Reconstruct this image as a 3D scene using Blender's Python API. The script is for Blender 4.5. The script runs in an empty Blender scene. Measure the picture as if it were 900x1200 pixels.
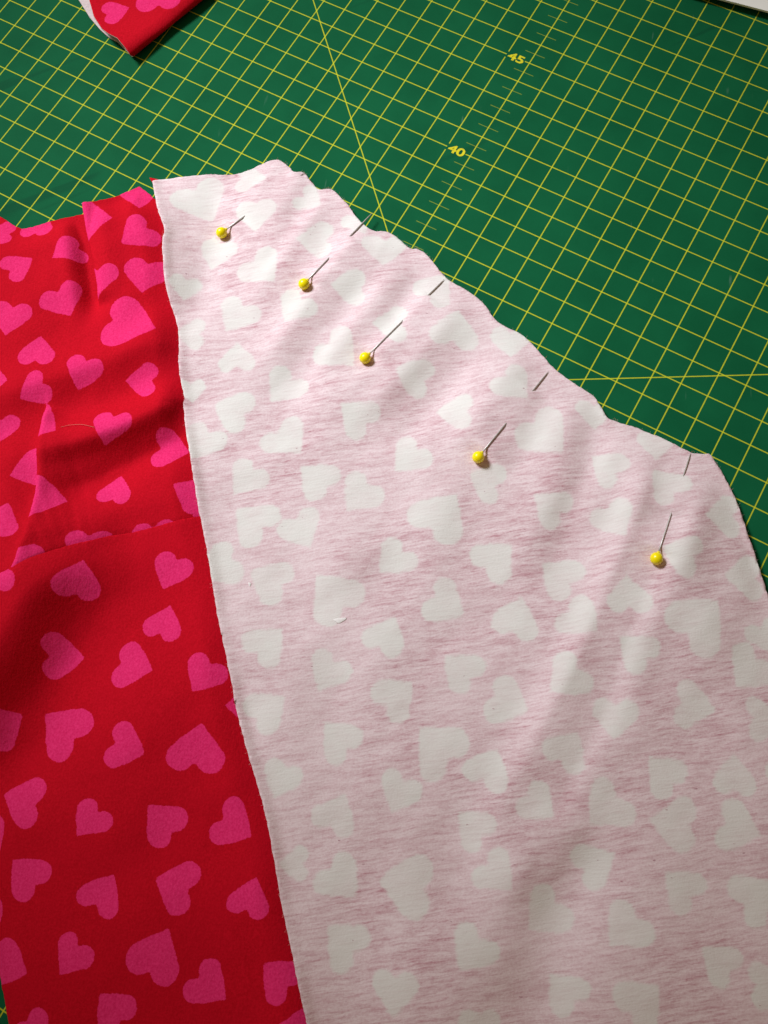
import bpy, math, random
import numpy as np
from mathutils import Matrix, Vector

# ------------------------------------------------------------------ camera
sc = bpy.context.scene
COL = sc.collection
cam_data = bpy.data.cameras.new('camera')
cam = bpy.data.objects.new('camera', cam_data)
COL.objects.link(cam)
sc.camera = cam
cam_data.sensor_fit = 'VERTICAL'
cam_data.sensor_height = 24.0
cam_data.sensor_width = 18.0
cam_data.lens = 21.3971
cam_data.clip_start = 0.01
cam_data.clip_end = 20.0
cam.matrix_world = Matrix(((0.998813, 0.014632, 0.046451, 0.014444), (0.000000, 0.953797, -0.300453, -0.093424), (-0.048701, 0.300097, 0.952665, 0.296224), (0.000000, 0.000000, 0.000000, 1.000000)))

# ------------------------------------------------------------------ light
world = bpy.data.worlds.new('World')
sc.world = world
world.use_nodes = True
bg = world.node_tree.nodes['Background']
bg.inputs[0].default_value = (1.0, 0.68, 0.42, 1)
bg.inputs[1].default_value = 0.20

def area_light(name, loc, target, size, energy, color, spread=180):
    d = bpy.data.lights.new(name, 'AREA')
    d.shape = 'RECTANGLE'; d.size = size[0]; d.size_y = size[1]
    d.energy = energy; d.color = color; d.spread = math.radians(spread)
    o = bpy.data.objects.new(name, d)
    COL.objects.link(o)
    o.location = loc
    o.rotation_euler = (Vector(target) - Vector(loc)).to_track_quat('-Z', 'Y').to_euler()
    return o

area_light('window_light', (-0.62, 0.54, 0.80), (-0.04, 0.11, 0), (0.36, 0.32), 0.60, (0.91, 0.95, 1.0), 22)
sc.view_settings.view_transform = 'Standard'
sc.view_settings.look = 'None'
sc.view_settings.exposure = 0.0
sc.view_settings.gamma = 1.0
sc.render.engine = 'CYCLES'
sc.cycles.use_denoising = True
sc.cycles.max_bounces = 6

# ------------------------------------------------------------------ tables (millimetres on the mat, x right, y away from the viewer)
PINK_LEFT = [
    (-89.1, 133.8), (-86.9, 125.6), (-85.0, 118.9), (-83.2, 114.4), (-81.3, 108.4), (-81.7, 103.8), (-80.7, 95.5), (-79.9, 88.4), (-78.1, 80.9),
    (-75.2, 72.3), (-73.5, 64.3), (-72.6, 52.0), (-70.2, 41.8), (-70.5, 39.1), (-68.4, 27.4), (-65.7, 15.9), (-62.8, 2.1), (-60.0, -9.5),
    (-57.0, -22.1), (-53.9, -36.5), (-49.5, -52.7), (-46.6, -64.7), (-43.7, -74.3), (-41.6, -80.7), (-37.3, -92.7), (-34.0, -105.0), (-31.5, -116.5),
    (-29.7, -124.7), (-27.9, -131.2), (-25.9, -138.5), (-24.0, -145.9), (-21.5, -154.7), (-17.8, -167.5), (-16.0, -173.7),
]
PINK_TOP = [
    (-89.7, 135.1), (-78.5, 136.0), (-68.5, 136.7), (-58.2, 136.6), (-51.9, 138.3), (-47.4, 140.9), (-42.8, 142.7), (-39.5, 141.8), (-36.7, 139.3),
    (-34.3, 136.1), (-32.0, 137.0), (-29.7, 135.2), (-27.3, 131.6), (-24.9, 128.8), (-21.0, 128.7), (-18.7, 127.4), (-15.1, 123.1), (-13.4, 120.8),
    (-10.1, 115.4), (-6.9, 111.2), (-3.4, 108.8), (1.1, 108.8), (4.6, 106.7), (8.4, 102.5), (11.2, 101.0), (12.8, 101.1), (16.8, 97.2), (21.7, 90.0),
    (25.3, 86.4), (31.2, 82.3), (36.2, 77.4), (40.2, 71.0), (44.3, 67.6), (49.2, 65.0), (54.8, 58.3), (60.2, 51.0), (63.7, 47.5), (68.8, 43.3),
    (73.4, 39.6), (76.6, 32.8), (79.3, 30.8), (85.5, 28.5), (92.5, 25.3), (97.7, 22.3), (103.0, 19.2), (107.6, 18.0), (110.6, 17.7), (112.7, 13.4),
    (115.2, 7.5), (117.5, -0.0), (119.1, -9.1), (120.9, -17.3), (122.6, -25.9), (124.5, -34.8), (127.8, -50.7), (131.5, -71.7), (135.7, -103.8),
    (137.6, -131.5), (136.0, -172.2),
]
PINK_FOLDS = [
    ([(-18.6, 130.0), (-31.7, 107.8), (-43.2, 88.2), (-50.8, 69.1)], 1.08, 4, 4.5), ([(-25.2, 130.2), (-38.0, 102.5), (-47.9, 81.2)], -0.96, 4, 4),
    ([(9.7, 104.6), (-2.9, 81.7), (-15.7, 63.0), (-29.9, 45.0)], 1.2, 4.5, 4), ([(17.5, 97.1), (3.9, 72.1), (-10.4, 49.5)], -0.96, 4, 4),
    ([(33.0, 82.4), (16.9, 60.5), (0.2, 41.0), (-16.1, 28.4)], 1.2, 5, 4), ([(42.9, 69.0), (28.8, 51.8), (12.0, 31.1), (-5.7, 17.2)], -1.08, 4.5, 5),
    ([(52.2, 61.9), (38.8, 40.1), (20.6, 16.7)], 1.08, 5, 4.5), ([(61.5, 51.0), (50.5, 25.5), (34.5, 1.2)], -0.96, 5, 5),
    ([(80.7, 31.2), (73.4, 9.6), (62.5, -14.0)], 1.08, 4.5, 4.5), ([(95.9, 24.0), (90.1, 3.3), (81.7, -17.1)], -0.96, 4.5, 4.5),
    ([(105.4, 18.9), (100.4, -5.7), (90.8, -31.4)], 1.08, 5, 5), ([(114.2, 8.9), (109.1, -17.5), (100.5, -42.5)], -0.84, 6, 6),
    ([(-64.4, 12.0), (-43.9, 16.3), (-17.5, 23.7), (3.2, 36.1)], 0.5, 5, 5),
    ([(-55.8, -35.6), (-33.5, -30.1), (-8.3, -18.9), (14.5, -1.5)], 0.45, 6, 5), ([(5.7, -50.0), (24.9, -41.9), (44.6, -28.1)], -0.5, 6, 6),
    ([(65.4, -84.2), (82.0, -71.6), (102.6, -48.0), (117.8, -31.7)], 0.6, 8, 7),
    ([(-91.3, 142.4), (-86.9, 128.6), (-82.3, 111.4), (-80.0, 92.9), (-75.4, 68.0)], 2.4, 6, 9),
    ([(-69.8, 141.6), (-64.8, 124.0), (-62.8, 110.7), (-66.4, 85.3), (-69.2, 64.4)], -1.5, 8, 6),
    ([(-49.1, 138.9), (-40.9, 113.7), (-41.3, 88.2), (-48.7, 57.1)], 1.4, 9, 12),
    ([(0.2, 117.9), (-12.4, 98.8), (-23.2, 82.3), (-34.2, 63.5), (-48.2, 47.0)], 3.2, 13, 5.5),
    ([(8.1, 102.9), (-4.8, 85.6), (-15.8, 70.6), (-26.5, 53.9), (-38.7, 37.0)], -1.9, 5, 9),
    ([(28.3, 93.2), (12.4, 69.1), (-2.8, 49.3), (-26.6, 33.5), (-44.3, 25.8)], 1.4, 8, 7),
    ([(33.9, 72.0), (15.2, 43.9), (-2.8, 28.2), (-29.1, 16.1)], -0.9, 8, 9), ([(54.8, 64.6), (44.6, 38.4), (26.2, 10.5), (3.0, -13.2)], 1.3, 14, 14),
    ([(78.6, 42.5), (73.2, 28.2), (68.5, 9.7), (57.6, -16.8), (47.0, -36.5)], -1.9, 7, 6),
    ([(71.6, 47.5), (65.1, 28.4), (57.6, 6.9), (44.7, -25.3)], 1.3, 10, 7), ([(89.3, 31.0), (84.7, 9.4), (77.7, -8.3)], 1.3, 7, 7),
    ([(107.2, 33.8), (91.2, 9.3), (79.7, -14.2), (68.0, -39.5), (58.2, -58.4), (45.9, -80.4), (35.3, -99.1), (27.0, -118.2)], 4.6, 24, 6),
    ([(118.3, 30.4), (102.1, 6.1), (91.3, -14.4), (82.2, -31.3), (74.9, -47.8), (69.0, -63.7), (58.9, -81.7), (49.6, -99.1), (42.2, -115.8), (36.6, -129.8)], -2.2, 4.5, 12),
    ([(114.9, 15.0), (108.8, -14.6), (91.5, -53.3)], 1.8, 14, 14), ([(57.2, -91.7), (48.8, -105.1), (41.3, -113.5), (32.8, -125.2)], 2.2, 9, 7),
    ([(69.6, -96.6), (56.2, -115.8), (50.0, -129.7), (46.7, -145.4), (45.5, -166.8)], -2.6, 9, 11),
    ([(-25.8, -0.9), (-8.1, -36.0), (5.6, -68.7)], 0.9, 18, 18), ([(27.9, -120.6), (17.6, -136.7), (10.0, -150.1), (2.6, -169.5)], 2.6, 16, 12),
    ([(-41.9, -30.0), (-32.1, -71.1), (-20.4, -108.9)], 1.0, 14, 20), ([(-12.8, -101.6), (13.0, -108.8), (38.6, -105.1)], -1.2, 14, 14),
    ([(105.0, -74.2), (84.0, -106.2), (71.5, -136.3), (66.4, -170.7)], 1.6, 22, 22),
]
PINS = [((-60.6, 108.9), (-30.4, 136.2), 0.26, 0.965), ((-28.6, 84.4), (-4.0, 117.3), 0.34, 0.67), ((-6.3, 54.7), (22.3, 87.9), 0.45, 0.8), ((32.1, 16.4), (58.0, 50.0), 0.37, 0.78), ((87.9, -19.7), (103.9, 18.3), 0.41, 0.79)]
PINK_HEARTS = [
    (-69.6, 124.2, -1.07, 18.8), (-62.1, 100.8, -1.86, 13.2), (-48.0, 116.2, -1.53, 14.2), (-44.8, 92.6, -0.84, 14.7), (-53.1, 74.1, -2.1, 13.6),
    (-69.6, 66.9, 3.12, 10.8), (-31.7, 75.6, -2.2, 12.6), (-72.7, 85.9, -1.66, 10.0), (-52.3, 56.9, 1.62, 11.7), (-25.2, 105.1, 3.11, 13.7),
    (-51.4, 134.3, -0.04, 12.1), (-28.2, 123.8, -0.61, 10.7), (-12.5, 84.2, 3.11, 12.4), (-16.2, 58.7, -0.75, 15.3), (-9.4, 113.0, -1.11, 11.2),
    (0.2, 100.6, -1.57, 14.1), (19.1, 83.9, 0.83, 14.1), (2.7, 69.1, 3.11, 12.8), (25.5, 66.4, 1.39, 14.9), (45.3, 61.9, -1.61, 13.0),
    (10.7, 48.4, 2.74, 13.4), (45.1, 44.0, -0.87, 13.5), (24.8, 34.4, 3.03, 12.6), (-68.1, 44.6, -1.51, 9.1), (-35.0, 45.5, -2.21, 13.6),
    (-52.8, 36.7, 2.76, 13.7), (-9.0, 33.2, 2.48, 13.6), (-33.5, 25.4, -0.86, 13.9), (-62.7, 24.7, -2.02, 13.3), (-46.8, 11.2, -2.19, 12.9),
    (-22.8, 10.8, 2.42, 13.4), (-7.9, 4.8, -2.25, 13.5), (-43.8, -4.1, 2.44, 14.5), (-27.5, -7.3, -1.05, 13.2), (-54.0, -19.6, -2.6, 13.1),
    (9.0, 18.0, -2.34, 13.2), (34.8, 8.6, 2.75, 12.0), (55.1, 25.2, -0.86, 17.0), (19.0, -3.2, 0.96, 17.1), (55.7, -0.5, 2.47, 12.9),
    (3.6, -18.0, -2.35, 12.5), (36.9, -18.1, 0.78, 13.5), (75.5, 13.4, 2.46, 12.4), (94.4, 6.4, 2.17, 13.0), (76.1, -5.5, -1.13, 12.7),
    (111.7, -4.6, 3.13, 12.1), (96.3, -18.3, 2.75, 12.3), (116.2, -25.1, 3.13, 12.6), (57.4, -24.1, 2.43, 13.1), (72.6, 33.4, -1.64, 11.0),
    (92.4, 21.1, -1.66, 10.8), (-37.5, -24.4, 2.68, 13.9), (-16.3, -30.1, 2.25, 16.6), (-37.6, -45.6, 0.8, 13.0), (-17.5, -54.8, -2.09, 12.3),
    (-36.5, -66.4, 0.66, 12.6), (-13.9, -75.4, 2.34, 12.7), (0.8, -43.2, 1.13, 12.9), (4.0, -62.4, 0.72, 12.8), (20.1, -33.0, -0.54, 13.2),
    (42.8, -37.7, 1.27, 13.7), (24.6, -54.2, 2.4, 12.8), (39.0, -64.4, -0.44, 13.1), (57.7, -57.1, -2.47, 13.1), (62.8, -38.5, -0.74, 12.7),
    (78.5, -31.1, 1.58, 12.2), (99.8, -39.9, 0.74, 18.2), (79.5, -49.0, 2.4, 12.4), (114.6, -54.6, -2.33, 13.9), (95.9, -65.5, -0.18, 12.8),
    (71.3, -69.5, -1.65, 12.2), (116.9, -69.7, -0.0, 11.0), (-31.4, -87.6, -1.91, 11.5), (4.9, -91.4, -2.03, 12.1), (-14.3, -97.6, 1.13, 12.4),
    (-26.7, -111.8, -3.14, 8.9), (-12.8, -116.2, -0.83, 12.8), (6.8, -117.6, 2.98, 15.7), (16.9, -78.1, 2.36, 15.5), (32.2, -84.4, 1.09, 12.8),
    (27.2, -101.3, 2.42, 11.8), (33.4, -114.2, -0.77, 11.5), (46.7, -94.9, -0.7, 11.3), (56.1, -78.9, 0.99, 11.8), (47.7, -125.3, -2.41, 12.8),
    (84.7, -86.0, 2.32, 12.1), (106.0, -86.5, 1.46, 11.9), (67.1, -95.6, -2.41, 13.5), (86.4, -100.2, 2.97, 13.4), (105.4, -101.2, -0.35, 12.9),
    (62.7, -111.5, 0.49, 12.2), (87.0, -118.0, 2.4, 11.9), (108.0, -120.4, 0.48, 13.2), (70.3, -129.0, -2.35, 12.7), (-11.5, -133.4, 2.46, 12.6),
    (25.8, -134.8, -2.24, 12.3), (3.4, -146.1, -1.67, 12.0), (27.3, -155.2, -1.6, 10.5), (52.1, -145.9, 2.29, 10.8), (72.9, -147.9, 0.71, 12.9),
    (95.9, -137.6, 2.41, 11.4), (109.0, -143.6, 0.01, 11.1), (-11.9, -163.2, -0.62, 11.3), (7.4, -167.2, -2.66, 11.5), (47.9, -165.6, 2.84, 11.2),
    (83.4, -162.1, -0.31, 11.0), (122.7, -84.3, -0.75, 11.5), (123.3, -108.5, 2.79, 11.5), (119.3, -129.2, -1.7, 11.1), (121.4, -44.2, -1.16, 11.5),
]
RED_TOP = [
    (-165.4, 133.4), (-156.1, 127.2), (-148.6, 121.9), (-146.0, 120.2), (-143.0, 117.8), (-139.5, 116.0), (-134.9, 116.8), (-128.8, 118.9),
    (-122.3, 120.6), (-116.1, 121.9),
]
RED_TOPB = [
    (-116.1, 124.3), (-111.5, 125.6), (-107.0, 127.4), (-100.7, 131.0), (-94.9, 133.6), (-91.7, 130.9), (-89.1, 128.3), (-81.3, 121.1),
]
LIP = [
    (-119.6, 135.2, 1), (-116.5, 125.0, 1), (-113.7, 113.1, 1), (-110.6, 102.5, 0.95), (-108.6, 95.4, 0.8), (-106.8, 88.1, 0.5), (-105.9, 80.5, 0.06),
    (-106.1, 76.3, 0), (-112.2, 63.1, 0), (-119.5, 49.6, 0), (-120.5, 40.3, 0.08), (-120.6, 34.0, 0.35), (-120.0, 22.3, 0.6), (-118.9, 10.8, 0.75),
    (-118.2, -0.5, 0.85), (-118.5, -10.7, 0.95), (-119.6, -19.1, 1), (-121.4, -23.5, 1), (-122.5, -28.7, 1),
]
SEAM = [
    (-141.9, -30.3), (-129.3, -25.7), (-121.5, -22.7), (-112.8, -16.8), (-103.2, -12.7), (-92.1, -8.4), (-82.3, -6.4), (-72.7, -3.8), (-62.3, -0.9),
    (-54.8, 1.1),
]
LOW_LEFT = [
    (-142.4, -30.1), (-134.8, -83.8), (-126.8, -111.8), (-120.0, -129.9), (-116.3, -138.1), (-114.2, -144.6), (-112.3, -150.2), (-110.4, -156.1),
    (-107.1, -166.2), (-104.4, -175.9),
]
RED_FOLDS = [
    ([(-118.3, 129.3), (-114.7, 113.9), (-111.8, 100.7), (-108.4, 86.0), (-105.7, 68.2)], -3.4, 4.5, 4),
    ([(-124.8, 127.6), (-120.7, 114.1), (-117.2, 99.0), (-113.5, 82.5), (-111.9, 66.6)], 1.1, 7, 4),
    ([(-128.7, 125.8), (-123.7, 99.2), (-114.8, 73.7)], 0.8, 9, 8), ([(-122.8, 39.7), (-121.6, 13.7), (-121.8, -4.9), (-123.1, -28.7)], -1.2, 3.5, 6),
    ([(-163.8, 111.7), (-136.7, 81.4), (-117.4, 53.0)], 2.0, 14, 14), ([(-99.3, 134.5), (-95.9, 94.7), (-102.0, 56.0)], 0.8, 7, 9),
    ([(-156.2, 37.1), (-126.3, 48.1), (-99.0, 57.6), (-62.3, 72.3)], 2.6, 10, 6),
    ([(-130.5, 31.6), (-109.5, 37.7), (-85.4, 44.8), (-61.6, 58.4)], -1.5, 6, 7),
    ([(-128.9, 18.6), (-111.2, 23.7), (-96.4, 28.6), (-83.1, 34.9), (-55.0, 51.5)], 4.2, 10, 4.5),
    ([(-124.1, 3.8), (-106.6, 9.4), (-89.3, 17.9), (-66.0, 30.3), (-51.4, 41.4)], -2.2, 4, 6),
    ([(-130.7, 33.2), (-128.3, 1.3), (-130.8, -25.7)], 1.6, 10, 10), ([(-119.0, -14.0), (-96.5, -2.2), (-58.8, 9.5)], 1.0, 7, 6),
]
LOW_FOLDS = [
    ([(-154.8, -99.3), (-139.5, -73.3), (-129.2, -55.8), (-120.8, -39.0), (-112.8, -26.2), (-100.5, -18.1), (-83.6, -11.8)], 9.0, 26, 11),
    ([(-116.7, -99.2), (-109.3, -81.3), (-105.5, -65.4), (-99.8, -47.7), (-87.6, -32.8), (-62.2, -26.7), (-42.2, -26.9)], -1.8, 9, 15),
    ([(-135.7, -99.3), (-121.2, -85.2), (-110.5, -70.8)], -1.6, 8, 10),
    ([(-112.1, -114.1), (-90.2, -94.2), (-78.5, -73.5), (-63.6, -49.3)], 1.6, 16, 18),
    ([(-80.6, -111.5), (-54.5, -109.0), (-28.2, -113.8)], -0.9, 12, 12), ([(-101.9, -155.8), (-81.3, -132.9), (-53.7, -121.0)], 1.2, 14, 14),
    ([(-53.4, -168.3), (-37.2, -146.3), (-25.1, -132.6)], -1.0, 12, 10),
]
RED_HEARTS = [
    (-147.1, 113.5, 3.11, 10.9, 'A'), (-133.2, 117.2, 1.53, 11.5, 'A'), (-119.1, 103.5, -2.53, 11.1, 'A'), (-136.7, 96.7, 0.65, 11.0, 'A'),
    (-118.1, 81.7, -1.02, 13.2, 'A'), (-136.6, 74.7, -1.76, 12.8, 'A'), (-125.1, 61.1, 1.52, 11.4, ''), (-107.1, 52.2, -1.89, 11.8, ''),
    (-86.3, 49.3, 3.12, 11.4, ''), (-111.5, 116.4, 0.03, 15.5, 'B'), (-94.5, 130.4, -1.42, 14.5, 'B'), (-92.8, 110.1, -2.41, 13.3, 'B'),
    (-88.4, 92.3, -1.65, 13.9, 'B'), (-106.3, 89.6, -1.55, 14.0, 'B'), (-92.2, 71.4, -0.23, 18.6, ''), (-140.4, 49.9, -0.02, 11.0, ''),
    (-124.2, 45.8, -2.57, 11.0, ''), (-136.5, 31.5, -1.61, 11.8, ''), (-121.1, 31.8, -0.37, 14.6, 'B'), (-94.8, 30.3, -1.78, 12.2, ''),
    (-122.6, 15.8, -2.78, 12.5, 'A'), (-74.8, 23.5, -0.2, 12.6, ''), (-92.5, 8.4, 1.46, 10.9, ''), (-115.8, 3.8, -0.1, 14.9, 'B'),
    (-66.5, 7.0, 2.77, 11.9, ''), (-128.9, -3.7, 1.34, 12.0, 'A'), (-116.7, -19.5, 2.79, 11.3, 'B'), (-97.7, -12.9, -1.47, 11.7, 'B'),
    (-77.4, -9.9, -1.41, 13.6, 'B'), (-62.4, -2.3, -0.01, 6.0, ''), (-130.5, -19.4, -0.01, 9.0, 'A'),
]
LOW_HEARTS = [
    (-125.1, -25.7, 2.02, 11.9, ''), (-100.2, -24.5, 1.46, 12.3, ''), (-71.3, -20.5, -1.94, 11.9, ''), (-72.6, -37.8, 1.29, 11.3, ''),
    (-104.8, -49.0, -0.01, 12.2, ''), (-81.3, -52.2, -0.26, 12.6, ''), (-57.9, -55.1, -2.1, 11.4, ''), (-45.8, -64.6, 3.14, 9.0, ''),
    (-102.3, -72.1, 2.49, 15.8, ''), (-121.1, -71.0, 0.53, 11.7, ''), (-80.8, -77.7, -0.31, 12.3, ''), (-58.5, -78.3, 1.45, 14.7, ''),
    (-112.5, -93.7, 2.93, 13.0, ''), (-90.0, -99.5, -2.21, 10.8, ''), (-68.0, -99.9, 2.36, 12.2, ''), (-46.2, -100.9, -0.5, 12.4, ''),
    (-108.8, -115.5, 2.36, 12.5, ''), (-84.5, -120.5, 1.1, 11.5, ''), (-62.5, -118.2, 2.83, 12.6, ''), (-40.0, -121.5, 1.33, 11.1, ''),
    (-112.0, -140.5, -0.37, 12.4, ''), (-91.9, -137.6, -2.18, 10.8, ''), (-66.8, -137.0, 1.15, 14.4, ''), (-51.3, -145.3, -0.65, 12.0, ''),
    (-78.6, -151.8, 2.38, 11.5, ''), (-102.1, -158.4, -0.9, 11.0, ''), (-30.8, -143.3, 2.43, 11.3, ''), (-25.6, -156.8, 2.84, 10.0, ''),
    (-122.6, -105.5, -0.92, 12.1, ''), (-87.9, -168.7, -0.59, 11.0, ''), (-60.9, -166.2, 2.85, 11.6, ''), (-120.8, -128.5, -0.91, 11.6, ''),
]
UNDER_CORNER = (-91.7, 137.9)
SCRAP_FOLD = [(-102.7, 194.7), (-75.2, 223.4)]
SCRAP_TOP = [
    (-102.3, 194.1), (-103.9, 195.9), (-108.3, 201.8), (-112.0, 204.2), (-115.1, 207.0), (-119.4, 214.3), (-123.0, 225.2), (-128.2, 244.0),
    (-146.4, 288.6),
]
SCRAP_BOT = [
    (-103.3, 196.5), (-105.3, 199.2), (-110.0, 204.7), (-113.8, 207.1), (-117.8, 211.3), (-122.8, 217.8), (-128.9, 228.1), (-136.3, 242.4),
    (-158.8, 287.4),
]
SCRAP_HEARTS = [(-110.7, 216.8, 0.35, 11.1), (-93.1, 224.4, 1.65, 16.7)]
PAPER = [(136.7, 211.4), (152.7, 204.9)]
STRAY = [(-112.3, 30.4), (-109.3, 31.1), (-104.7, 30.9), (-99.9, 29.5)]
LINT = [(-14.2, -38.2), (-44.1, -25.7)]

# ------------------------------------------------------------------ helpers
rng = np.random.default_rng(7)
random.seed(7)

def smooth(a, b, x):
    t = np.clip((x - a) / (b - a), 0, 1)
    return t * t * (3 - 2 * t)

def densify(pts, step):
    pts = np.asarray(pts, float)
    out = []
    n = len(pts)
    for i in range(n):
        a, b = pts[i], pts[(i + 1) % n]
        k = max(1, int(np.hypot(*(b - a)) / step))
        for j in range(k):
            out.append(a + (b - a) * j / k)
    return np.array(out)

def catmull(pts, per=6):
    """smooth open curve through the points"""
    p = np.asarray(pts, float)
    q = np.vstack([2 * p[0] - p[1], p, 2 * p[-1] - p[-2]])
    out = []
    for i in range(1, len(q) - 2):
        for j in range(per):
            t = j / per
            out.append(.5 * (2 * q[i] + (q[i + 1] - q[i - 1]) * t + (2 * q[i - 1] - 5 * q[i] + 4 * q[i + 1] - q[i + 2]) * t * t
                             + (-q[i - 1] + 3 * q[i] - 3 * q[i + 1] + q[i + 2]) * t ** 3))
    out.append(p[-1])
    return np.array(out)

def seg_dist(X, Y, pts, closed=False):
    """distance to a polyline, signed side of the nearest piece, nearest point"""
    pts = np.asarray(pts, float)
    best = np.full(X.shape, 1e9); side = np.zeros(X.shape); nx = X.copy(); ny = Y.copy()
    n = len(pts)
    for i in range(n if closed else n - 1):
        a, b = pts[i], pts[(i + 1) % n]
        d = b - a
        L2 = max(1e-9, d @ d)
        t = np.clip(((X - a[0]) * d[0] + (Y - a[1]) * d[1]) / L2, 0, 1)
        px, py = a[0] + t * d[0], a[1] + t * d[1]
        dd = np.hypot(X - px, Y - py)
        m = dd < best
        best = np.where(m, dd, best)
        side = np.where(m, np.sign(d[0] * (Y - a[1]) - d[1] * (X - a[0])), side)
        nx = np.where(m, px, nx); ny = np.where(m, py, ny)
    return best, side, nx, ny

def inside(X, Y, poly):
    r = np.zeros(X.shape, bool)
    n = len(poly)
    for i in range(n):
        x1, y1 = poly[i]; x2, y2 = poly[(i + 1) % n]
        if y1 == y2:
            continue
        c = ((Y < y1) != (Y < y2)) & (X < (x2 - x1) * (Y - y1) / (y2 - y1) + x1)
        r ^= c
    return r

def sheet_grid(poly, step):
    """regular grid cut to a polygon: returns 2-D verts and quads; border verts sit on the polygon"""
    poly = np.asarray(poly, float)
    x0, y0 = poly.min(0) - step; x1, y1 = poly.max(0) + step
    xs = np.arange(x0, x1 + step, step); ys = np.arange(y0, y1 + step, step)
    X, Y = np.meshgrid(xs, ys)
    ins = inside(X, Y, poly)
    cell = ins[:-1, :-1].astype(int) + ins[1:, :-1] + ins[:-1, 1:] + ins[1:, 1:]
    keep = cell >= 1
    used = np.zeros(X.shape, bool)
    for dy in (0, 1):
        for dx in (0, 1):
            used[dy:dy + keep.shape[0], dx:dx + keep.shape[1]] |= keep
    out = used & ~ins
    xo, yo = X[out], Y[out]
    _, _, nx, ny = seg_dist(xo, yo, poly, True)
    X[out] = nx; Y[out] = ny
    idx = np.full(X.shape, -1); idx[used] = np.arange(used.sum())
    j, i = np.nonzero(keep)
    quads = np.c_[idx[j, i], idx[j, i + 1], idx[j + 1, i + 1], idx[j + 1, i]]
    return X[used], Y[used], quads

def fold_sum(X, Y, folds):
    h = np.zeros(X.shape)
    for pts, amp, sl, sr in folds:
        c = catmull(pts, 5)
        d, s, nx, ny = seg_dist(X, Y, c)
        L = np.r_[0, np.cumsum(np.hypot(*np.diff(c, axis=0).T))][-1]
        e0 = np.hypot(nx - c[0, 0], ny - c[0, 1]); e1 = np.hypot(nx - c[-1, 0], ny - c[-1, 1])
        tap = L * .3
        w = smooth(0, tap, e0) * smooth(0, tap, e1)               # each fold dies away at both ends
        sg = np.where(s > 0, sl, sr)
        h += amp * w * np.exp(-(d / sg) ** 2 * .8)
    return h

def ripple(X, Y, seed, wl, amp):
    r = np.random.default_rng(seed)
    h = np.zeros(X.shape)
    for k in range(7):
        a = r.uniform(0, math.tau); w = math.tau / (wl * r.uniform(.6, 1.7)); ph = r.uniform(0, math.tau)
        h += np.sin((X * math.cos(a) + Y * math.sin(a)) * w + ph + 1.3 * np.sin(X * w * .37 - Y * w * .29 + k))
    return h * amp / 3.0

def heart_field(X, Y, hearts, mask=None):
    """distance (mm) to the nearest printed heart, negative inside"""
    r = np.random.default_rng(11)
    best = np.full(X.shape, 30.0)
    X, Y = X + ripple(X, Y, 31, 9, .16), Y + ripple(X, Y, 32, 9, .16)
    for i, (cx, cy, ang, size, *lay) in enumerate(hearts):
        sc_ = size / .99
        wob = r.uniform(.95, 1.05); sh = r.uniform(-.07, .07); wd = r.uniform(.555, .60)
        near = (np.abs(X - cx) < size * 1.1) & (np.abs(Y - cy) < size * 1.1)
        if lay and lay[0] and mask is not None:
            near &= mask[lay[0]]
        if not near.any():
            continue
        dx, dy = X[near] - cx, Y[near] - cy
        ca, sa = math.cos(ang), math.sin(ang)
        v = .52 - (dx * ca + dy * sa) / sc_            # 0 at the tip, 1 at the lobes
        u = (-dx * sa + dy * ca) / sc_ / wob + sh * (v - .5)
        p, q = (v + u) * .70711, (v - u) * .70711      # along the two arms
        def arm(p, q):
            bx, by = np.abs(p - (1 - wd / 2) / 2) - (1 - wd / 2) / 2, np.abs(q - wd / 2) - wd / 2
            box = np.hypot(np.maximum(bx, 0), np.maximum(by, 0)) + np.minimum(np.maximum(bx, by), 0)
            return np.minimum(box, np.hypot(p - (1 - wd / 2), q - wd / 2) - wd / 2)
        d1, d2 = arm(p, q), arm(q, p)
        k = .07; hh = np.maximum(k - np.abs(d1 - d2), 0) / k
        d = (np.minimum(d1, d2) - hh * hh * k * .25) * sc_
        best[near] = np.minimum(best[near], d)
    return best

def put(o, label=None, category=None, group=None, kind=None, parent=None):
    COL.objects.link(o)
    if label: o['label'] = label
    if category: o['category'] = category
    if group: o['group'] = group
    if kind: o['kind'] = kind
    if parent: o.parent = parent
    return o

def mesh_obj(name, verts, faces, mats, attrs=None, smooth_shade=True, **kw):
    me = bpy.data.meshes.new(name)
    v = np.asarray(verts, float) * .001
    if isinstance(faces, np.ndarray):
        nf, k = faces.shape
        me.vertices.add(len(v)); me.vertices.foreach_set('co', v.ravel())
        me.loops.add(nf * k); me.loops.foreach_set('vertex_index', faces.ravel().astype(np.int32))
        me.polygons.add(nf)
        me.polygons.foreach_set('loop_start', np.arange(0, nf * k, k, dtype=np.int32))
        me.polygons.foreach_set('loop_total', np.full(nf, k, dtype=np.int32))
        me.update(calc_edges=True)
    else:
        me.from_pydata([tuple(q) for q in v], [], faces)
    me.validate()
    for n, a in (attrs or {}).items():
        at = me.attributes.new(n, 'FLOAT', 'POINT')
        at.data.foreach_set('value', np.asarray(a, np.float32))
    for m in mats: me.materials.append(m)
    if smooth_shade:
        me.polygons.foreach_set('use_smooth', np.ones(len(me.polygons), bool))
    o = bpy.data.objects.new(name, me)
    return put(o, **kw)

def cloth_thickness(o, t=.6):
    m = o.modifiers.new('thickness', 'SOLIDIFY')
    m.thickness = t * .001; m.offset = -1
    m.material_offset = 1; m.material_offset_rim = 2
    m.use_even_offset = False

def empty(name, loc, **kw):
    o = bpy.data.objects.new(name, None)
    o.empty_display_size = .02
    o.location = loc
    return put(o, **kw)

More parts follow.
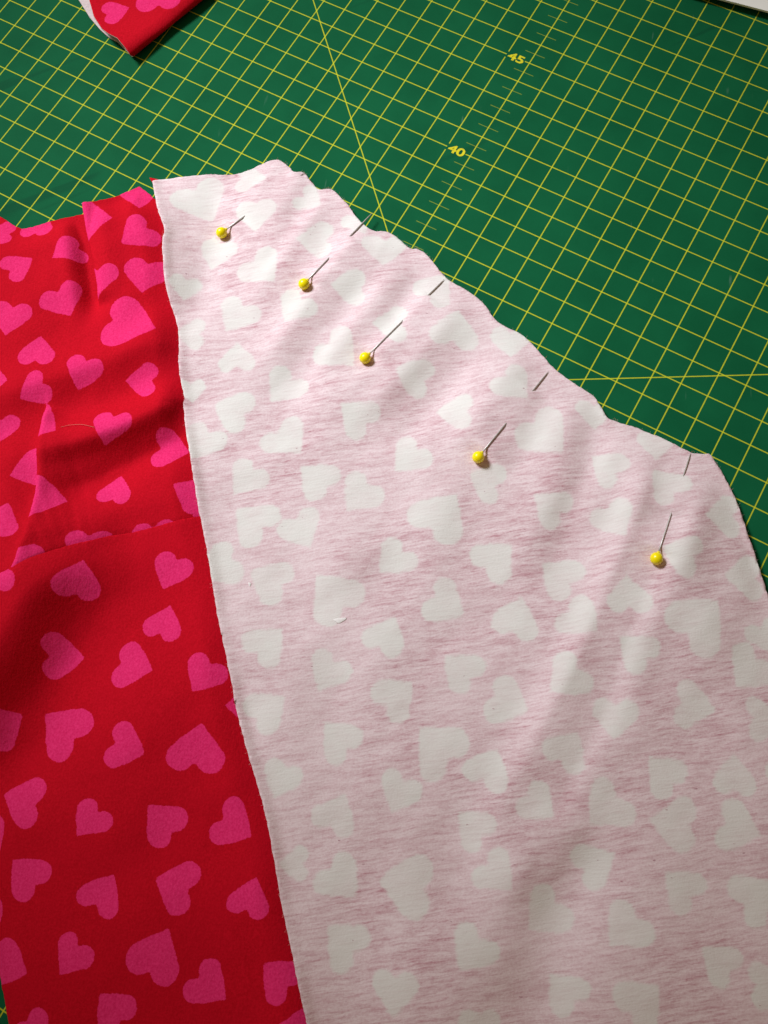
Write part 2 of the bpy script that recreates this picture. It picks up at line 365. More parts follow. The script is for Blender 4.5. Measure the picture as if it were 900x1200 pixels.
def tube(path, radius, sides=8, cap=True):
    """verts, faces of a tube along a path, radius number or list (mm)"""
    P = np.asarray(path, float); n = len(P)
    rad = np.full(n, radius) if np.isscalar(radius) else np.asarray(radius, float)
    V = []; F = []
    for i in range(n):
        t = P[min(i + 1, n - 1)] - P[max(i - 1, 0)]
        t = t / np.linalg.norm(t)
        a = np.cross(t, [0, 0, 1.0]) if abs(t[2]) < .95 else np.cross(t, [1.0, 0, 0])
        a /= np.linalg.norm(a); b = np.cross(t, a)
        for k in range(sides):
            w = math.tau * k / sides
            V.append(P[i] + rad[i] * (a * math.cos(w) + b * math.sin(w)))
    for i in range(n - 1):
        for k in range(sides):
            k2 = (k + 1) % sides
            F.append((i * sides + k, (i + 1) * sides + k, (i + 1) * sides + k2, i * sides + k2))
    if cap:
        F.append(tuple(range(sides))); F.append(tuple((n - 1) * sides + k for k in reversed(range(sides))))
    return V, F

# ------------------------------------------------------------------ materials
class NT:
    def __init__(s, name):
        s.m = bpy.data.materials.new(name); s.m.use_nodes = True
        s.t = s.m.node_tree; s.b = s.t.nodes['Principled BSDF']
    def n(s, typ, **kw):
        nd = s.t.nodes.new(typ)
        for k, v in kw.items():
            if k.startswith('i_'):
                key = k[2:]
                nd.inputs[int(key) if key.isdigit() else key.replace('_', ' ')].default_value = v
            else: setattr(nd, k, v)
        return nd
    def link(s, a, b): s.t.links.new(a, b)
    def math(s, op, a, b=None, c=None, clamp=False):
        nd = s.t.nodes.new('ShaderNodeMath'); nd.operation = op; nd.use_clamp = clamp
        for i, v in enumerate((a, b, c)):
            if v is None: continue
            if isinstance(v, (int, float)): nd.inputs[i].default_value = v
            else: s.link(v, nd.inputs[i])
        return nd.outputs[0]
    def ramp(s, v, lo, hi):
        nd = s.n('ShaderNodeMapRange', interpolation_type='SMOOTHSTEP')
        nd.inputs['From Min'].default_value = lo; nd.inputs['From Max'].default_value = hi
        s.link(v, nd.inputs['Value'])
        return nd.outputs['Result']
    def mix(s, f, a, b, blend='MIX'):
        nd = s.n('ShaderNodeMix', data_type='RGBA', blend_type=blend)
        for sock, v in ((nd.inputs[0], f), (nd.inputs[6], a), (nd.inputs[7], b)):
            if isinstance(v, (int, float)): sock.default_value = v
            elif isinstance(v, tuple): sock.default_value = v if len(v) == 4 else (*v, 1)
            else: s.link(v, sock)
        return nd.outputs[2]
    def coords(s, scale=(1, 1, 1), rot=(0, 0, 0), loc=(0, 0, 0)):
        tc = s.n('ShaderNodeTexCoord'); mp = s.n('ShaderNodeMapping')
        mp.inputs['Scale'].default_value = scale; mp.inputs['Location'].default_value = loc
        if any(rot):
            m0 = s.n('ShaderNodeMapping'); m0.inputs['Rotation'].default_value = rot
            s.link(tc.outputs['Object'], m0.inputs[0]); s.link(m0.outputs[0], mp.inputs[0])
        else:
            s.link(tc.outputs['Object'], mp.inputs[0])
        return mp.outputs[0]
    def noise(s, vec, scale, detail=3, rough=.55, dist=0):
        nd = s.n('ShaderNodeTexNoise'); nd.inputs['Scale'].default_value = scale
        nd.inputs['Detail'].default_value = detail; nd.inputs['Roughness'].default_value = rough; nd.inputs['Distortion'].default_value = dist
        s.link(vec, nd.inputs['Vector'])
        return nd.outputs[0]
    def bump(s, h, strength, dist, prev=None):
        nd = s.n('ShaderNodeBump'); nd.inputs['Strength'].default_value = strength; nd.inputs['Distance'].default_value = dist
        s.link(h, nd.inputs['Height'])
        if prev is not None: s.link(prev, nd.inputs['Normal'])
        return nd.outputs[0]

def mat_red(name='red_jersey', hearts=True):
    t = NT(name)
    vec = t.coords()
    knit = t.coords(scale=(1500, 620, 1), rot=(0, 0, .10))           # fine vertical wales of the jersey
    kn = t.noise(knit, 1.0, 2, .5)
    mott = t.noise(vec, 1500, 3, .65)
    blot = t.noise(vec, 60, 3, .6)
    red = t.mix(t.ramp(mott, .25, .78), (.45, .0022, .010), (.60, .0044, .018))
    red = t.mix(t.math('MULTIPLY', t.ramp(blot, .35, .7), .35), red, (.53, .0030, .016))
    if hearts:
        at = t.n('ShaderNodeAttribute', attribute_name='print_dist')
        d = t.math('ADD', at.outputs['Fac'], t.math('MULTIPLY', t.math('SUBTRACT', t.noise(vec, 1400, 2), .5), .7))
        m = t.math('SUBTRACT', 1.0, t.ramp(d, -.16, .16))
        pk = t.mix(t.ramp(mott, .28, .75), (.70, .017, .125), (.85, .036, .185))
        red = t.mix(m, red, pk)
    t.link(red, t.b.inputs['Base Color'])
    t.b.inputs['Roughness'].default_value = .88
    t.b.inputs['Specular IOR Level'].default_value = .06
    b = t.bump(t.noise(vec, 110, 3, .6), .25, .0012)
    b = t.bump(kn, .45, .00022, b)
    b = t.bump(mott, .35, .00025, b)
    t.link(b, t.b.inputs['Normal'])
    return t.m

def mat_pink():
    t = NT('pink_wrong_side_jersey')
    vec = t.coords()
    wav = t.coords(scale=(1, 1, 1), rot=(0, 0, -.12))
    def streak(sx, sy, detail, rot):
        v = t.coords(scale=(sx, sy, 1), rot=(0, 0, rot))
        # bend the streaks a little
        nz = t.n('ShaderNodeTexNoise'); nz.inputs['Scale'].default_value = 45; nz.inputs['Detail'].default_value = 2
        t.link(vec, nz.inputs['Vector'])
        off = t.n('ShaderNodeVectorMath', operation='MULTIPLY_ADD')
        t.link(nz.outputs['Color'], off.inputs[0]); off.inputs[1].default_value = (0, 3.4 * sy / 1500, 0); t.link(v, off.inputs[2])
        return t.noise(off.outputs[0], 1.0, detail, .6)
    s1 = streak(150, 1250, 5, -.15)
    s2 = streak(60, 380, 4, -.13)
    s3 = streak(420, 2000, 3, -.19)
    blot = t.noise(vec, 28, 3, .6)
    grain = t.noise(vec, 1500, 2, .6)
    a = t.math('MULTIPLY', t.ramp(s1, .40, .76), .46)
    a = t.math('ADD', a, t.math('MULTIPLY', t.ramp(s2, .34, .72), .30))
    a = t.math('ADD', a, t.math('MULTIPLY', t.ramp(s3, .44, .78), .28))
    a = t.math('MULTIPLY', a, t.math('ADD', .55, t.math('MULTIPLY', t.ramp(blot, .3, .7), .6)))
    a = t.math('ADD', a, t.math('MULTIPLY', t.math('SUBTRACT', grain, .5), .55), clamp=True)
    col = t.mix(a, (.80, .665, .685), (.45, .175, .22))
    at = t.n('ShaderNodeAttribute', attribute_name='print_dist')
    d = t.math('ADD', at.outputs['Fac'], t.math('MULTIPLY', t.math('SUBTRACT', t.noise(vec, 420, 4, .65), .5), 1.7))
    d = t.math('ADD', d, t.math('MULTIPLY', t.math('SUBTRACT', s1, .5), 1.2))
    m = t.math('SUBTRACT', 1.0, t.ramp(d, -.75, .50))
    wh = t.mix(t.math('MULTIPLY', t.ramp(s1, .45, .8), .35), (.745, .745, .705), (.70, .63, .61))
    m = t.math('MULTIPLY', m, t.math('ADD', .65, t.math('MULTIPLY', t.ramp(t.noise(vec, 75, 3, .6), .3, .7), .25)))
    col = t.mix(m, col, wh)
    # scattered dark fibre specks
    sp = t.noise(t.coords(scale=(420, 900, 1)), 1.0, 1, .4)
    col = t.mix(t.math('MULTIPLY', t.ramp(sp, .775, .82), .6), col, (.30, .10, .14))
    t.link(col, t.b.inputs['Base Color'])
    t.b.inputs['Roughness'].default_value = .92
    t.b.inputs['Specular IOR Level'].default_value = .2
    t.b.inputs['Sheen Weight'].default_value = .12
    t.b.inputs['Sheen Roughness'].default_value = .5
    b = t.bump(t.noise(vec, 75, 2, .5), .08, .0016)
    b = t.bump(s1, .30, .0004, b)
    b = t.bump(grain, .30, .00025, b)
    t.link(b, t.b.inputs['Normal'])
    return t.m

def mat_plain(name, col, rough=.6, spec=.4, noise_amt=.25, noise_scale=800, bump=0.0, metal=0.0):
    t = NT(name)
    vec = t.coords()
    nz = t.noise(vec, noise_scale, 3, .6)
    dark = tuple(c * (1 - noise_amt) for c in col)
    t.link(t.mix(t.ramp(nz, .3, .7), dark, col), t.b.inputs['Base Color'])
    t.b.inputs['Roughness'].default_value = rough
    t.b.inputs['Specular IOR Level'].default_value = spec
    t.b.inputs['Metallic'].default_value = metal
    if bump: t.link(t.bump(nz, .4, bump), t.b.inputs['Normal'])
    return t.m

def mat_cutting():
    t = NT('green_cutting_mat')
    vec = t.coords(scale=(100, 100, 100))                  # centimetres
    sep = t.n('ShaderNodeSeparateXYZ'); t.link(vec, sep.inputs[0])
    x, y = sep.outputs[0], sep.outputs[1]
    fine = t.noise(vec, 60, 3, .6)
    wob = t.math('MULTIPLY', t.math('SUBTRACT', fine, .5), .006)
    def band(val, half, soft=.008):
        return t.math('SUBTRACT', 1.0, t.ramp(t.math('ADD', val, wob), half - soft, half + soft))
    def between(v, lo, hi):
        return t.math('MULTIPLY', t.math('GREATER_THAN', v, lo), t.math('LESS_THAN', v, hi))
    colm = band(t.math('PINGPONG', x, .5), .0205)          # lines of constant x
    rowm = band(t.math('PINGPONG', y, .5), .0205)
    # gaps round the printed numbers (every 5 cm of the ruler)
    y5 = t.math('PINGPONG', y, 2.5)                        # distance to a multiple of five
    rowm = t.math('MULTIPLY', rowm, t.math('SUBTRACT', 1.0, t.math('MULTIPLY', between(x, -1.01, -.20), t.math('LESS_THAN', y5, .1))))
    ygap = t.math('LESS_THAN', y5, .15)
    colm = t.math('MULTIPLY', colm, t.math('SUBTRACT', 1.0, t.math('MULTIPLY', between(x, -1.1, -.9), ygap)))
    tick = t.math('MULTIPLY', band(t.math('PINGPONG', t.math('ADD', y, .5), .5), .011, .008), between(x, -.43, .43))
    tick = t.math('MULTIPLY', tick, .55)
    dg1 = band(t.math('ABSOLUTE', t.math('MULTIPLY', t.math('ADD', t.math('ADD', x, y), -4.42), .7071)), .020)
    dg1 = t.math('MULTIPLY', dg1, t.math('LESS_THAN', x, 1.5))
    dg2 = band(t.math('ABSOLUTE', t.math('MULTIPLY', t.math('SUBTRACT', t.math('SUBTRACT', y, -1.05), t.math('MULTIPLY', x, .5774)), .866)), .020)
    dg2 = t.math('MULTIPLY', dg2, t.math('GREATER_THAN', x, 1.5))
    wear = t.math('ADD', .54, t.math('MULTIPLY', t.noise(vec, 5, 4, .65), .40))
    keep = 1.0
    for mk in (colm, rowm, tick, dg1, dg2):
        k = t.math('SUBTRACT', 1.0, t.math('MULTIPLY', mk, t.math('MULTIPLY', wear, .95)))
        keep = k if keep == 1.0 else t.math('MULTIPLY', keep, k)
    line = t.math('SUBTRACT', 1.0, keep)
    big = t.noise(vec, .35, 4, .6)
    spk = t.noise(vec, 26, 4, .7)
    green = t.mix(t.ramp(big, .3, .7), (.0030, .084, .030), (.0045, .104, .038))
    green = t.mix(t.math('MULTIPLY', t.ramp(spk, .35, .75), .35), green, (.010, .125, .060))
    # faint knife cuts and pale scuffs
    sv = t.coords(scale=(100, 7, 1), rot=(0, 0, .62))
    cut = t.ramp(t.noise(sv, 1.0, 2, .4), .67, .72)
    green = t.mix(t.math('MULTIPLY', cut, .35), green, (.003, .040, .020))
    sv2 = t.coords(scale=(330, 48, 1), rot=(0, 0, -.35), loc=(2, 5, 0))
    scf = t.ramp(t.noise(sv2, 1.0, 2, .4), .73, .82)
    green = t.mix(t.math('MULTIPLY', scf, .22), green, (.30, .45, .40))
    col = t.mix(line, green, (.66, .68, .022))
    t.link(col, t.b.inputs['Base Color'])
    t.b.inputs['Roughness'].default_value = .75
    t.b.inputs['Specular IOR Level'].default_value = .05
    b = t.bump(t.noise(vec, 90, 3, .6), .30, .00012)
    t.link(b, t.b.inputs['Normal'])
    return t.m

M_RED = mat_red(); M_PINK = mat_pink(); M_MAT = mat_cutting()
M_RAW = mat_plain('pale_raw_fabric_edge', (.78, .56, .53), .95, .1, .35, 1500, .0002)
M_RAWP = mat_plain('pale_pink_raw_edge', (.72, .52, .48), .95, .1, .35, 1500, .0002)
M_WRONG = mat_plain('pale_wrong_side', (.72, .60, .60), .95, .1, .2, 900, .0002)
M_STEEL = mat_plain('pin_steel', (.62, .59, .56), .45, .5, .15, 300, 0, .65)
M_HEAD = mat_plain('yellow_pin_head', (1.0, .83, .0), .28, .5, .03, 200)
hb = M_HEAD.node_tree.nodes['Principled BSDF']; hb.inputs['Subsurface Weight'].default_value = .12; hb.inputs['Subsurface Radius'].default_value = (.002, .0016, .0002)
M_PAPER = mat_plain('white_paper', (.90, .92, .88), .7, .3, .04, 90)
M_INK = mat_plain('yellow_print', (.72, .66, .010), .7, .3, .25, 900)
M_TABLE = mat_plain('table_wood', (.30, .20, .12), .5, .4, .3, 20)
M_LINT = mat_plain('white_lint', (.85, .82, .80), .95, .1, .1, 900)
M_THREAD = mat_plain('pink_thread', (.70, .22, .18), .9, .2, .2, 900)

# ------------------------------------------------------------------ table and cutting mat
def slab(name, x0, x1, y0, y1, z0, z1, bev, mat, **kw):
    V = []
    for z, e in ((z0, bev), (z0 + bev, 0), (z1 - bev, 0), (z1, bev)):
        V += [(x0 + e, y0 + e, z), (x1 - e, y0 + e, z), (x1 - e, y1 - e, z), (x0 + e, y1 - e, z)]
    F = [(3, 2, 1, 0), (12, 13, 14, 15)]
    for L in range(3):
        for k in range(4):
            k2 = (k + 1) % 4
            F.append((L * 4 + k, L * 4 + k2, L * 4 + 4 + k2, L * 4 + 4 + k))
    return mesh_obj(name, V, F, [mat], smooth_shade=False, **kw)

slab('table_top', -900, 900, -600, 600, -33, -3.05, 2, M_TABLE, kind='structure')
mat = slab('cutting_mat', -310, 310, -330, 310, -3, 0, .5, M_MAT,
           label='green self-healing cutting mat with yellow centimetre grid under the fabric', category='cutting mat')
MAT_ANGLE = -0.518195
mat.location = (-0.016216, 0.056627, 0.0)
mat.rotation_euler = (0, 0, MAT_ANGLE)

def printed_number(text, row):
    cu = bpy.data.curves.new('number', 'FONT')
    cu.body = text; cu.size = 1.0; cu.align_x = 'LEFT'; cu.offset = .028; cu.resolution_u = 6
    tmp = bpy.data.objects.new('number', cu); COL.objects.link(tmp)
    dg = bpy.context.evaluated_depsgraph_get(); dg.update()
    me = bpy.data.meshes.new_from_object(tmp.evaluated_get(dg))
    bpy.data.objects.remove(tmp); bpy.data.curves.remove(cu)
    co = np.array([v.co[:] for v in me.vertices])
    lo, hi = co.min(0), co.max(0)
    for v in me.vertices:                                   # number sits left of the ruler line, centred on its row
        v.co = ((-.93 + (v.co.x - lo[0]) / (hi[0] - lo[0]) * .69) * .01,
                (row - 30 - .20 + (v.co.y - lo[1]) / (hi[1] - lo[1]) * .38) * .01, .00006)
    me.materials.clear(); me.materials.append(M_INK)
    o = bpy.data.objects.new('printed_number', me)
    put(o, parent=mat)
    o['label'] = 'yellow printed number ' + text
for n in (40, 45):
    printed_number(str(n), n)

# ------------------------------------------------------------------ pink panel (wrong side up)
pink_left = catmull(PINK_LEFT, 5)
pink_top = catmull(PINK_TOP, 4)
pink_poly = densify(np.vstack([pink_left[::-1], pink_top[1:]]), .8)
jit = rng.normal(0, .10, pink_poly.shape)
pink_poly = pink_poly + jit
ARM = PINK_TOP[9:]

def pink_raw(X, Y):
    da, _, _, _ = seg_dist(X, Y, ARM)
    dt, _, _, _ = seg_dist(X, Y, PINK_TOP[:10])
    dl, _, _, _ = seg_dist(X, Y, PINK_LEFT)
    h = 2.5 + 2.1 * smooth(0, 24, np.minimum(da, dt + 4))
    h += .95 * fold_sum(X, Y, PINK_FOLDS) * smooth(-6, 9, np.minimum(da, dt))
    h += ripple(X, Y, 3, 46, .45) * smooth(0, 30, da)
    h += ripple(X, Y, 5, 15, .07)
    wave = .6 + .4 * np.sin(Y * .11) * np.sin(Y * .043 + 1)
    h += 1.7 * wave * np.exp(-(dl / 2.2) ** 2)               # the cut edge curls up a little
    h += .5 * np.exp(-(da / 1.5) ** 2) * (0.5 + .5 * np.sin(X * .35 + Y * .2))
    return np.maximum(h, 2.2)

PINZ = []
for (hx, hy), (tx, ty), s0, s1 in PINS:
    q = pink_raw(np.array([hx, tx]), np.array([hy, ty]))
    zh = q[0] + 1.75
    zt = q[1] + .25
    PINZ.append((zh, min(zt, zh - 1.0)))

def pink_height(X, Y):
    h = pink_raw(X, Y)
    for ((hx, hy), (tx, ty), s0, s1), (zh, zt) in zip(PINS, PINZ):
        dx, dy = tx - hx, ty - hy
        L = math.hypot(dx, dy); dx /= L; dy /= L
        near = (np.abs(X - (hx + tx) / 2) < L) & (np.abs(Y - (hy + ty) / 2) < L)
        if not near.any(): continue
        x, y = X[near], Y[near]
        s = ((x - hx) * dx + (y - hy) * dy) / L
        d = -(x - hx) * dy + (y - hy) * dx
        pz = zh + (zt - zh) * s
        line = pink_raw(hx + dx * L * np.clip(s, 0, 1.02), hy + dy * L * np.clip(s, 0, 1.02))
        e = 1.0 / L
        hid = smooth(s0 - e * .3, s0 + e * 1.2, s) * (1 - smooth(s1 - e * 1.2, s1 + e * .3, s))
        up = np.maximum(0, pz + .45 - line)
        dn = (pz - .30 - line) * smooth(.05, .11, s) + np.minimum(0, pz - 1.9 - line) * (1 - smooth(.05, .11, s))
        win = smooth(-.10, 0.0, s) * (1 - smooth(1.0, 1.10, s))
        hd = h[near]
        hd = hd + hid * up * np.exp(-(d / 4.5) ** 2) * win + (1 - hid) * dn * np.exp(-(d / 5) ** 2) * win
        h[near] = hd
    return h

X, Y, Q = sheet_grid(pink_poly, .9)
Z = pink_height(X, Y)
pink = mesh_obj('pink_fabric_panel', np.c_[X, Y, Z], Q, [M_PINK, M_RED, M_RAWP], {'print_dist': heart_field(X, Y, PINK_HEARTS)},
                label='pale pink wrong side of heart fabric held by yellow pins along its curved edge', category='fabric')
cloth_thickness(pink, .55)

# ------------------------------------------------------------------ red garment (right side up)
gx, gy = LIP[3][0], LIP[3][1]
red = empty('red_heart_garment', (0, 0, 0), label='red fabric with magenta hearts, tucked and seamed, at left of pink panel', category='garment')

LIPY = np.array([p[1] for p in LIP])[::-1]; LIPX = np.array([p[0] for p in LIP])[::-1]; LIPW = np.array([p[2] for p in LIP])[::-1]
def lip_x(y): return np.interp(y, LIPY, LIPX)
def lip_w(y): return np.interp(y, LIPY, LIPW) * 6.5

def red_height(X, Y):
    dl, side, _, _ = seg_dist(X, Y, PINK_LEFT)
    dt, _, _, _ = seg_dist(X, Y, RED_TOP + RED_TOPB)
    dw, _, _, _ = seg_dist(X, Y, LOW_LEFT)
    under = smooth(-3, 9, np.where(side > 0, -dl, dl))       # 0 beneath the pink panel
    body = 2.6 * smooth(0, 14, np.minimum(dt, dw)) + 1.3 * (fold_sum(X, Y, RED_FOLDS) + fold_sum(X, Y, LOW_FOLDS))
    body = body + ripple(X, Y, 9, 32, .28) + ripple(X, Y, 19, 13, .10)
    h = .95 + np.maximum(body, -.2) * (.04 + .96 * under) * (.35 + .65 * smooth(0, 6, np.minimum(dt, dw)))
    return np.maximum(h, .75)

def fold_map(S, Yv):
    """cloth coordinate -> x and layer height across the tuck"""
    w = lip_w(Yv); L = lip_x(Yv)
    xs = 0; zs = 0
    k = smooth(.05, 2.2, w)
    for o in (-.9, -.45, 0, .45, .9):
        s = S + o
        a = s < L + w; b = s > L + 2 * w
        x = np.where(a, s, np.where(b, s - 2 * w, 2 * (L + w) - s))
        z = np.where(a, 0, np.where(b, 2.8, 1.4))
        xs = xs + x / 5; zs = zs + z / 5
    q = xs - L
    top = (S > L + 1.5 * w)
    zz = np.where(top, zs * (1 - .95 * smooth(0, 1, (q - w * .5) / (w * .8 + 8))) , zs)
    zz = zz + np.where(top, .9 * np.exp(-((q - 1.6) / 2.2) ** 2), 0)
    return xs, k * zz

def to_cloth(x, y, layer):
    w = float(lip_w(y))
    return (x + (2 * w if layer == 'B' else 0), y)

up_poly = [to_cloth(x, y, 'A') for x, y in RED_TOP]
yA = RED_TOP[-1][1]; yB = RED_TOPB[0][1]
up_poly.append((float(lip_x(yA) + lip_w(yA)), yA)); up_poly.append((float(lip_x(yB) + 2 * lip_w(yB)) , yB))
up_poly += [to_cloth(x, y, 'B') for x, y in RED_TOPB[1:]]
rightside = [(x + 5, y) for x, y in PINK_LEFT if SEAM[-1][1] + 2 < y < RED_TOPB[-1][1] - 4]
up_poly += [to_cloth(x, y, 'B') for x, y in rightside]
below = [(x, y - 2.2) for x, y in SEAM][::-1]
for i, (x, y) in enumerate(below):
    lay_ = 'B' if x > lip_x(y) else 'A'
    if i and lay_ == 'A' and below[i - 1][0] > lip_x(below[i - 1][1]):       # carry the pleat's layers down to the seam
        yl = below[i - 1][1] - .6
        Lx, Lw = float(lip_x(yl)), float(lip_w(yl))
        up_poly += [(Lx + 2 * Lw, yl), (Lx + Lw, yl - .4), (Lx, yl - .8)]
    up_poly.append(to_cloth(x, y, lay_))
up_poly = densify(up_poly, .8)
up_poly = up_poly + rng.normal(0, .08, up_poly.shape)
S, Yv, Q = sheet_grid(up_poly, .62)
x3, zl = fold_map(S, Yv)
L_, W_ = lip_x(Yv), lip_w(Yv)
dseam, sside, _, _ = seg_dist(x3, Yv, catmull(SEAM, 4))
seam_up = np.where(sside > 0, dseam, -dseam)
hz = red_height(x3, Yv) + zl * (.55 + .45 * smooth(0, 8, seam_up))
hz = hz - .28 * np.exp(-(np.maximum(seam_up, 0) / 1.0) ** 2) - 1.0 * smooth(0, 1.3, -seam_up)
hz = np.maximum(hz, .62)
mask = {'A': S < L_ + W_ * 1.0 + .01, 'B': S > L_ + 1.5 * W_ - .01}
mid = (S > L_ + W_ * 1.12) & (S < L_ + W_ * 1.75) & (seam_up < 7) & (W_ > .5) & (seam_up < 60)
Q = Q[~(mid[Q].any(1))]
up = mesh_obj('upper_panel', np.c_[x3, Yv, hz], Q, [M_RED, M_WRONG, M_RAW], {'print_dist': heart_field(x3, Yv, RED_HEARTS, mask)}, parent=red)
cloth_thickness(up, .5)

low_poly = [tuple(p) for p in SEAM]
low_poly += [(x + 5, y) for x, y in PINK_LEFT if y < SEAM[-1][1] - 2]
low_poly += [tuple(p) for p in LOW_LEFT[::-1]]
low_poly = densify(low_poly, .8)
low_poly = low_poly + rng.normal(0, .07, low_poly.shape)
X, Y, Q = sheet_grid(low_poly, .8)
ds, _, _, _ = seg_dist(X, Y, catmull(SEAM, 4))
lx, ly = SEAM[2]
h = red_height(X, Y) - .16 + 1.7 * np.exp(-((X - lx - 2.5) ** 2 / 70 + (Y - ly) ** 2 / 90)) + .16 * smooth(0, 1.2, ds)
low = mesh_obj('lower_panel', np.c_[X, Y, h], Q, [M_RED, M_WRONG, M_RAW], {'print_dist': heart_field(X, Y, LOW_HEARTS)}, parent=red)
cloth_thickness(low, .5)

# red layer lying face up beneath the pinned panel; only its cut edge peeks out
under_poly = np.array(pink_poly)
und = []
cx_, cy_ = under_poly.mean(0)
left_in = [(x + 7, y) for x, y in PINK_LEFT[2:]][::-1]
und = left_in + [UNDER_CORNER]
tp = np.array(pink_top)
nrm = np.gradient(tp, axis=0); nrm = np.c_[-nrm[:, 1], nrm[:, 0]]; nrm /= np.linalg.norm(nrm, axis=1)[:, None] + 1e-9
offs = .25 + .45 * np.sin(np.arange(len(tp)) * .23) * np.sin(np.arange(len(tp)) * .061 + 1) 
und += [tuple(p + n * o) for p, n, o in zip(tp[2:], nrm[2:], offs[2:])]
und = densify(und, .9)
X, Y, Q = sheet_grid(und + rng.normal(0, .10, und.shape), 1.3)
h = np.maximum(.62, pink_raw(X, Y) - 2.1)
lay = mesh_obj('under_layer', np.c_[X, Y, h], Q, [M_RED, M_WRONG, M_RED], {'print_dist': np.full(len(X), 9.0)}, parent=red)
cloth_thickness(lay, .5)

# ------------------------------------------------------------------ folded red scrap in the far corner
def scrap():
    P0 = np.array(SCRAP_FOLD[0]); P1 = np.array(SCRAP_FOLD[1])
    d = (P1 - P0) / np.linalg.norm(P1 - P0); n = np.array([-d[1], d[0]])          # n points left of the fold
    te = np.array([((np.array(p) - P0) @ n, (np.array(p) - P0) @ d) for p in SCRAP_TOP])
    be = np.array([((np.array(p) - P0) @ n, (np.array(p) - P0) @ d) for p in SCRAP_BOT])
    r = 2.3; rx = 5.0; Qm = 60.0
    prof = []                                                                     # (q, z, top?)
    for q in np.arange(Qm, rx, -.8): prof.append((q, .62, 0))
    for a in np.linspace(-math.pi / 2, math.pi / 2, 20): prof.append((rx - rx * math.cos(a), .62 + r + r * math.sin(a), 1 if a > 0 else 0))
    for q in np.arange(rx + .8, Qm, .8): prof.append((q, .62 + 2 * r - .9 * smooth(0, 40, np.array(q)), 1))
    NS = 70
    V = []; S_ = []
    for q, z, top in prof:
        e = te if top else be
        s0 = float(np.interp(q, e[:, 0], e[:, 1]))
        for j in range(NS):
            s = s0 + (62 - s0) * j / (NS - 1)
            p = P0 + d * s + n * q
            zz = z + (.35 * math.sin(s * .22 + q * .1) + .5 * math.exp(-(s - s0) / 4) if top else 0)
            V.append((p[0], p[1], zz)); S_.append(top)
    F = [(i * NS + j, i * NS + j + 1, (i + 1) * NS + j + 1, (i + 1) * NS + j) for i in range(len(prof) - 1) for j in range(NS - 1)]
    V = np.array(V)
    hd = heart_field(V[:, 0], V[:, 1], SCRAP_HEARTS)
    hd = np.where(np.array(S_) > 0, hd, 9.0)
    o = mesh_obj('folded_fabric_scrap', V, np.array(F), [M_RED, M_WRONG, M_RAW], {'print_dist': hd},
                 label='folded corner of red heart fabric lying on the grid at the top left', category='fabric')
    m = o.modifiers.new('thickness', 'SOLIDIFY'); m.thickness = .0005; m.offset = -1; m.material_offset = 1; m.material_offset_rim = 2
    return o
scrap()

# ------------------------------------------------------------------ white paper at the far right corner
def paper():
    A = np.array(PAPER[0]); B = np.array(PAPER[1])
    d = (B - A) / np.linalg.norm(B - A); n = np.array([-d[1], d[0]])
    root = empty('paper_pad', (A[0] * .001, A[1] * .001, 0), label='white paper pad showing just its straight edge in the top right corner', category='paper')
    for k in range(4):
        ox = (9, 8.4, 8.8, 0)[k]; z0 = .05 + k * .85
        c = [d * (-22 + ox) + n * (0 + ox * .8), d * 150 + n * (0 + ox * .8), d * 150 + n * 90, d * (-22 + ox) + n * 90]
        V = [(*p, z0) for p in c] + [(*p, z0 + .8) for p in c]
        F = [(3, 2, 1, 0), (4, 5, 6, 7)] + [(i, (i + 1) % 4, 4 + (i + 1) % 4, 4 + i) for i in range(4)]
        mesh_obj('sheet', V, F, [M_PAPER], smooth_shade=False, parent=root)
paper()

# ------------------------------------------------------------------ pins
def ball(r, rings=16, seg=24):
    V = [(0, 0, r)]; F = []
    for i in range(1, rings):
        a = math.pi * i / rings
        for j in range(seg):
            b = math.tau * j / seg
            V.append((r * math.sin(a) * math.cos(b), r * math.sin(a) * math.sin(b), r * math.cos(a)))
    V.append((0, 0, -r))
    for j in range(seg): F.append((0, 1 + j, 1 + (j + 1) % seg))
    for i in range(rings - 2):
        for j in range(seg):
            a, b = 1 + i * seg, 1 + (i + 1) * seg
            F.append((a + j, b + j, b + (j + 1) % seg, a + (j + 1) % seg))
    e = len(V) - 1; a = 1 + (rings - 2) * seg
    for j in range(seg): F.append((e, a + (j + 1) % seg, a + j))
    return V, F

PIN_LABELS = ['yellow ball-headed pin nearest the red fabric, uppermost of the five',
              'second yellow ball-headed pin from the red fabric, its tip poking over the mat',
              'third yellow ball-headed pin, midmost of the five along the curved edge',
              'fourth yellow ball-headed pin counted from the red fabric, on the pink slope',
              'yellow ball-headed pin farthest from the red fabric, lowest of the five']
for ((hx, hy), (tx, ty), s0, s1), (zh, zt), lab in zip(PINS, PINZ, PIN_LABELS):
    root = empty('dressmaking_pin', (hx * .001, hy * .001, zh * .001), label=lab, category='pin', group='yellow headed pins along the pinned edge')
    v = np.array([tx - hx, ty - hy, zt - zh])
    path = [v * k for k in (.02, .2, .4, .6, .8, .93, .97, 1.0)]
    V, F = tube(path, [.27, .27, .27, .27, .27, .25, .16, .03], 10)
    mesh_obj('shaft', V, F, [M_STEEL], parent=root)
    V, F = ball(2.05)
    hd = mesh_obj('head', V, F, [M_HEAD], parent=root)
    c, cf = tube([v / np.linalg.norm(v) * k for k in (1.7, 2.25, 2.6)], [.75, .6, .36], 12)
    mesh_obj('collar', c, cf, [M_HEAD], parent=hd)

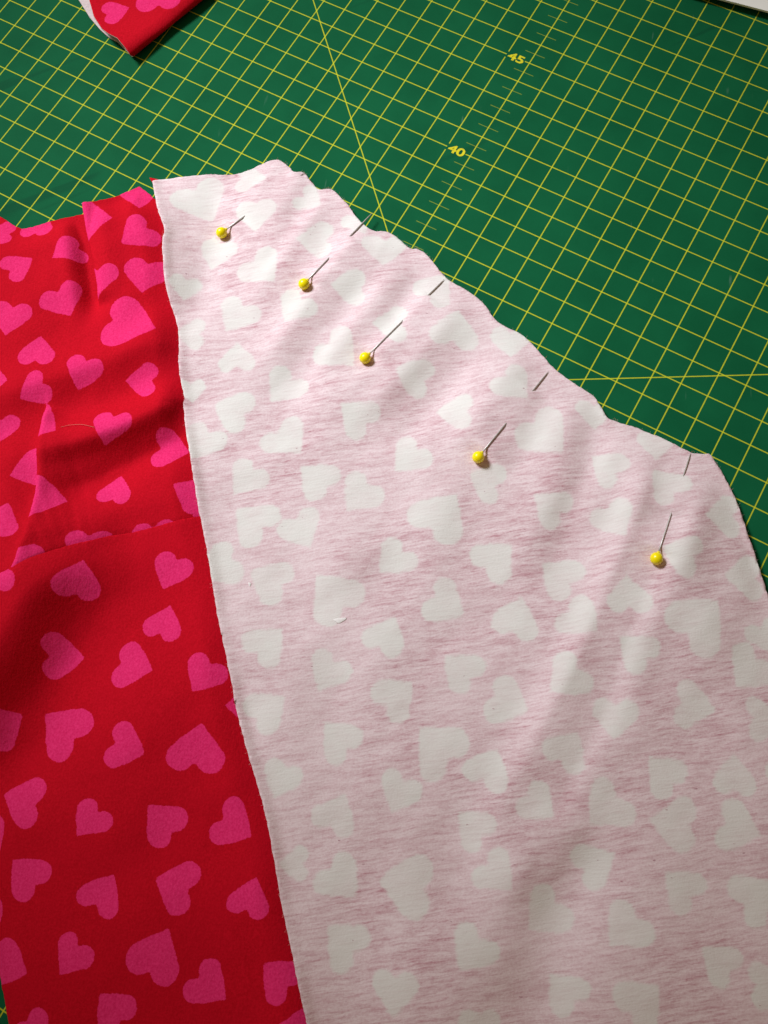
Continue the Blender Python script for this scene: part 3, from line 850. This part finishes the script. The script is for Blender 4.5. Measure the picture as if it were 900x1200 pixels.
# ------------------------------------------------------------------ lint and stray threads
def thread(name, pts, r, m, lab):
    V, F = tube(catmull(np.array(pts), 8), r, 6)
    mesh_obj(name, V, F, [m], label=lab, category='thread')
zr = lambda x, y: float(red_height(np.array([x]), np.array([y]))[0] + fold_map(np.array([x + 2 * float(lip_w(y))]), np.array([y]))[1][0])
thread('stray_thread', [(x, y, zr(x, y) + .12 + .5 * (i in (1, 2))) for i, (x, y) in enumerate(STRAY)], .07, M_THREAD, 'fine loose pink thread lying on the red fabric')
def lint(pos, a, b, ang, lab):
    zc = float(pink_height(np.array([pos[0]]), np.array([pos[1]]))[0])
    V, F = ball(1.0, 8, 12)
    V = np.array(V) * (a, b, .14)
    V[:, :2] *= (1 + .22 * np.sin(3 * np.arctan2(V[:, 1], V[:, 0] + 1e-6) + 1) + .12 * np.sin(7 * np.arctan2(V[:, 1], V[:, 0] + 1e-6)))[:, None]; c, s = math.cos(ang), math.sin(ang)
    V = np.c_[V[:, 0] * c - V[:, 1] * s, V[:, 0] * s + V[:, 1] * c, V[:, 2]] + (pos[0], pos[1], zc + .1)
    mesh_obj('lint_fleck', V, F, [M_LINT], label=lab, category='lint')
lint(LINT[0], 2.0, .8, .15, 'larger white lint fleck on the pink fabric below a big heart')
lint(LINT[1], .45, .7, .3, 'tiny white lint speck on the pink fabric near its left edge')

def fibres(name, line, zfun, n, parent, m, lmin, lmax):
    """fuzz of short loose fibres along a cut edge, one mesh"""
    r = np.random.default_rng(len(line) + n)
    ln = np.asarray(line)
    V = []; F = []
    idx = r.integers(2, len(ln) - 2, n)
    t = ln[idx + 1] - ln[idx - 1]; t /= np.linalg.norm(t, axis=1)[:, None]
    P = ln[idx] + t * r.uniform(-1.2, 1.2, (n, 1))
    Z = zfun(P[:, 0], P[:, 1])
    for p, z in zip(P, Z):
        a = r.uniform(0, math.tau); L = r.uniform(lmin, lmax)
        q = [(p[0] + math.cos(a + j * .3) * L * j / 3, p[1] + math.sin(a + j * .3) * L * j / 3, z - .25 + .15 * j) for j in range(4)]
        v, f = tube(q, .022, 4)
        b = len(V); V += v; F += [tuple(x + b for x in g) for g in f]
    mesh_obj(name, V, F, [m], parent=parent, kind='stuff')
fibres('edge_fuzz', pink_left[10:-8], pink_raw, 220, pink, M_RAWP, .3, .95)
fibres('edge_fuzz', pink_top, pink_raw, 220, pink, M_RAWP, .3, .95)
fibres('edge_fuzz', pink_top, pink_raw, 90, lay, M_THREAD, .4, 1.4)
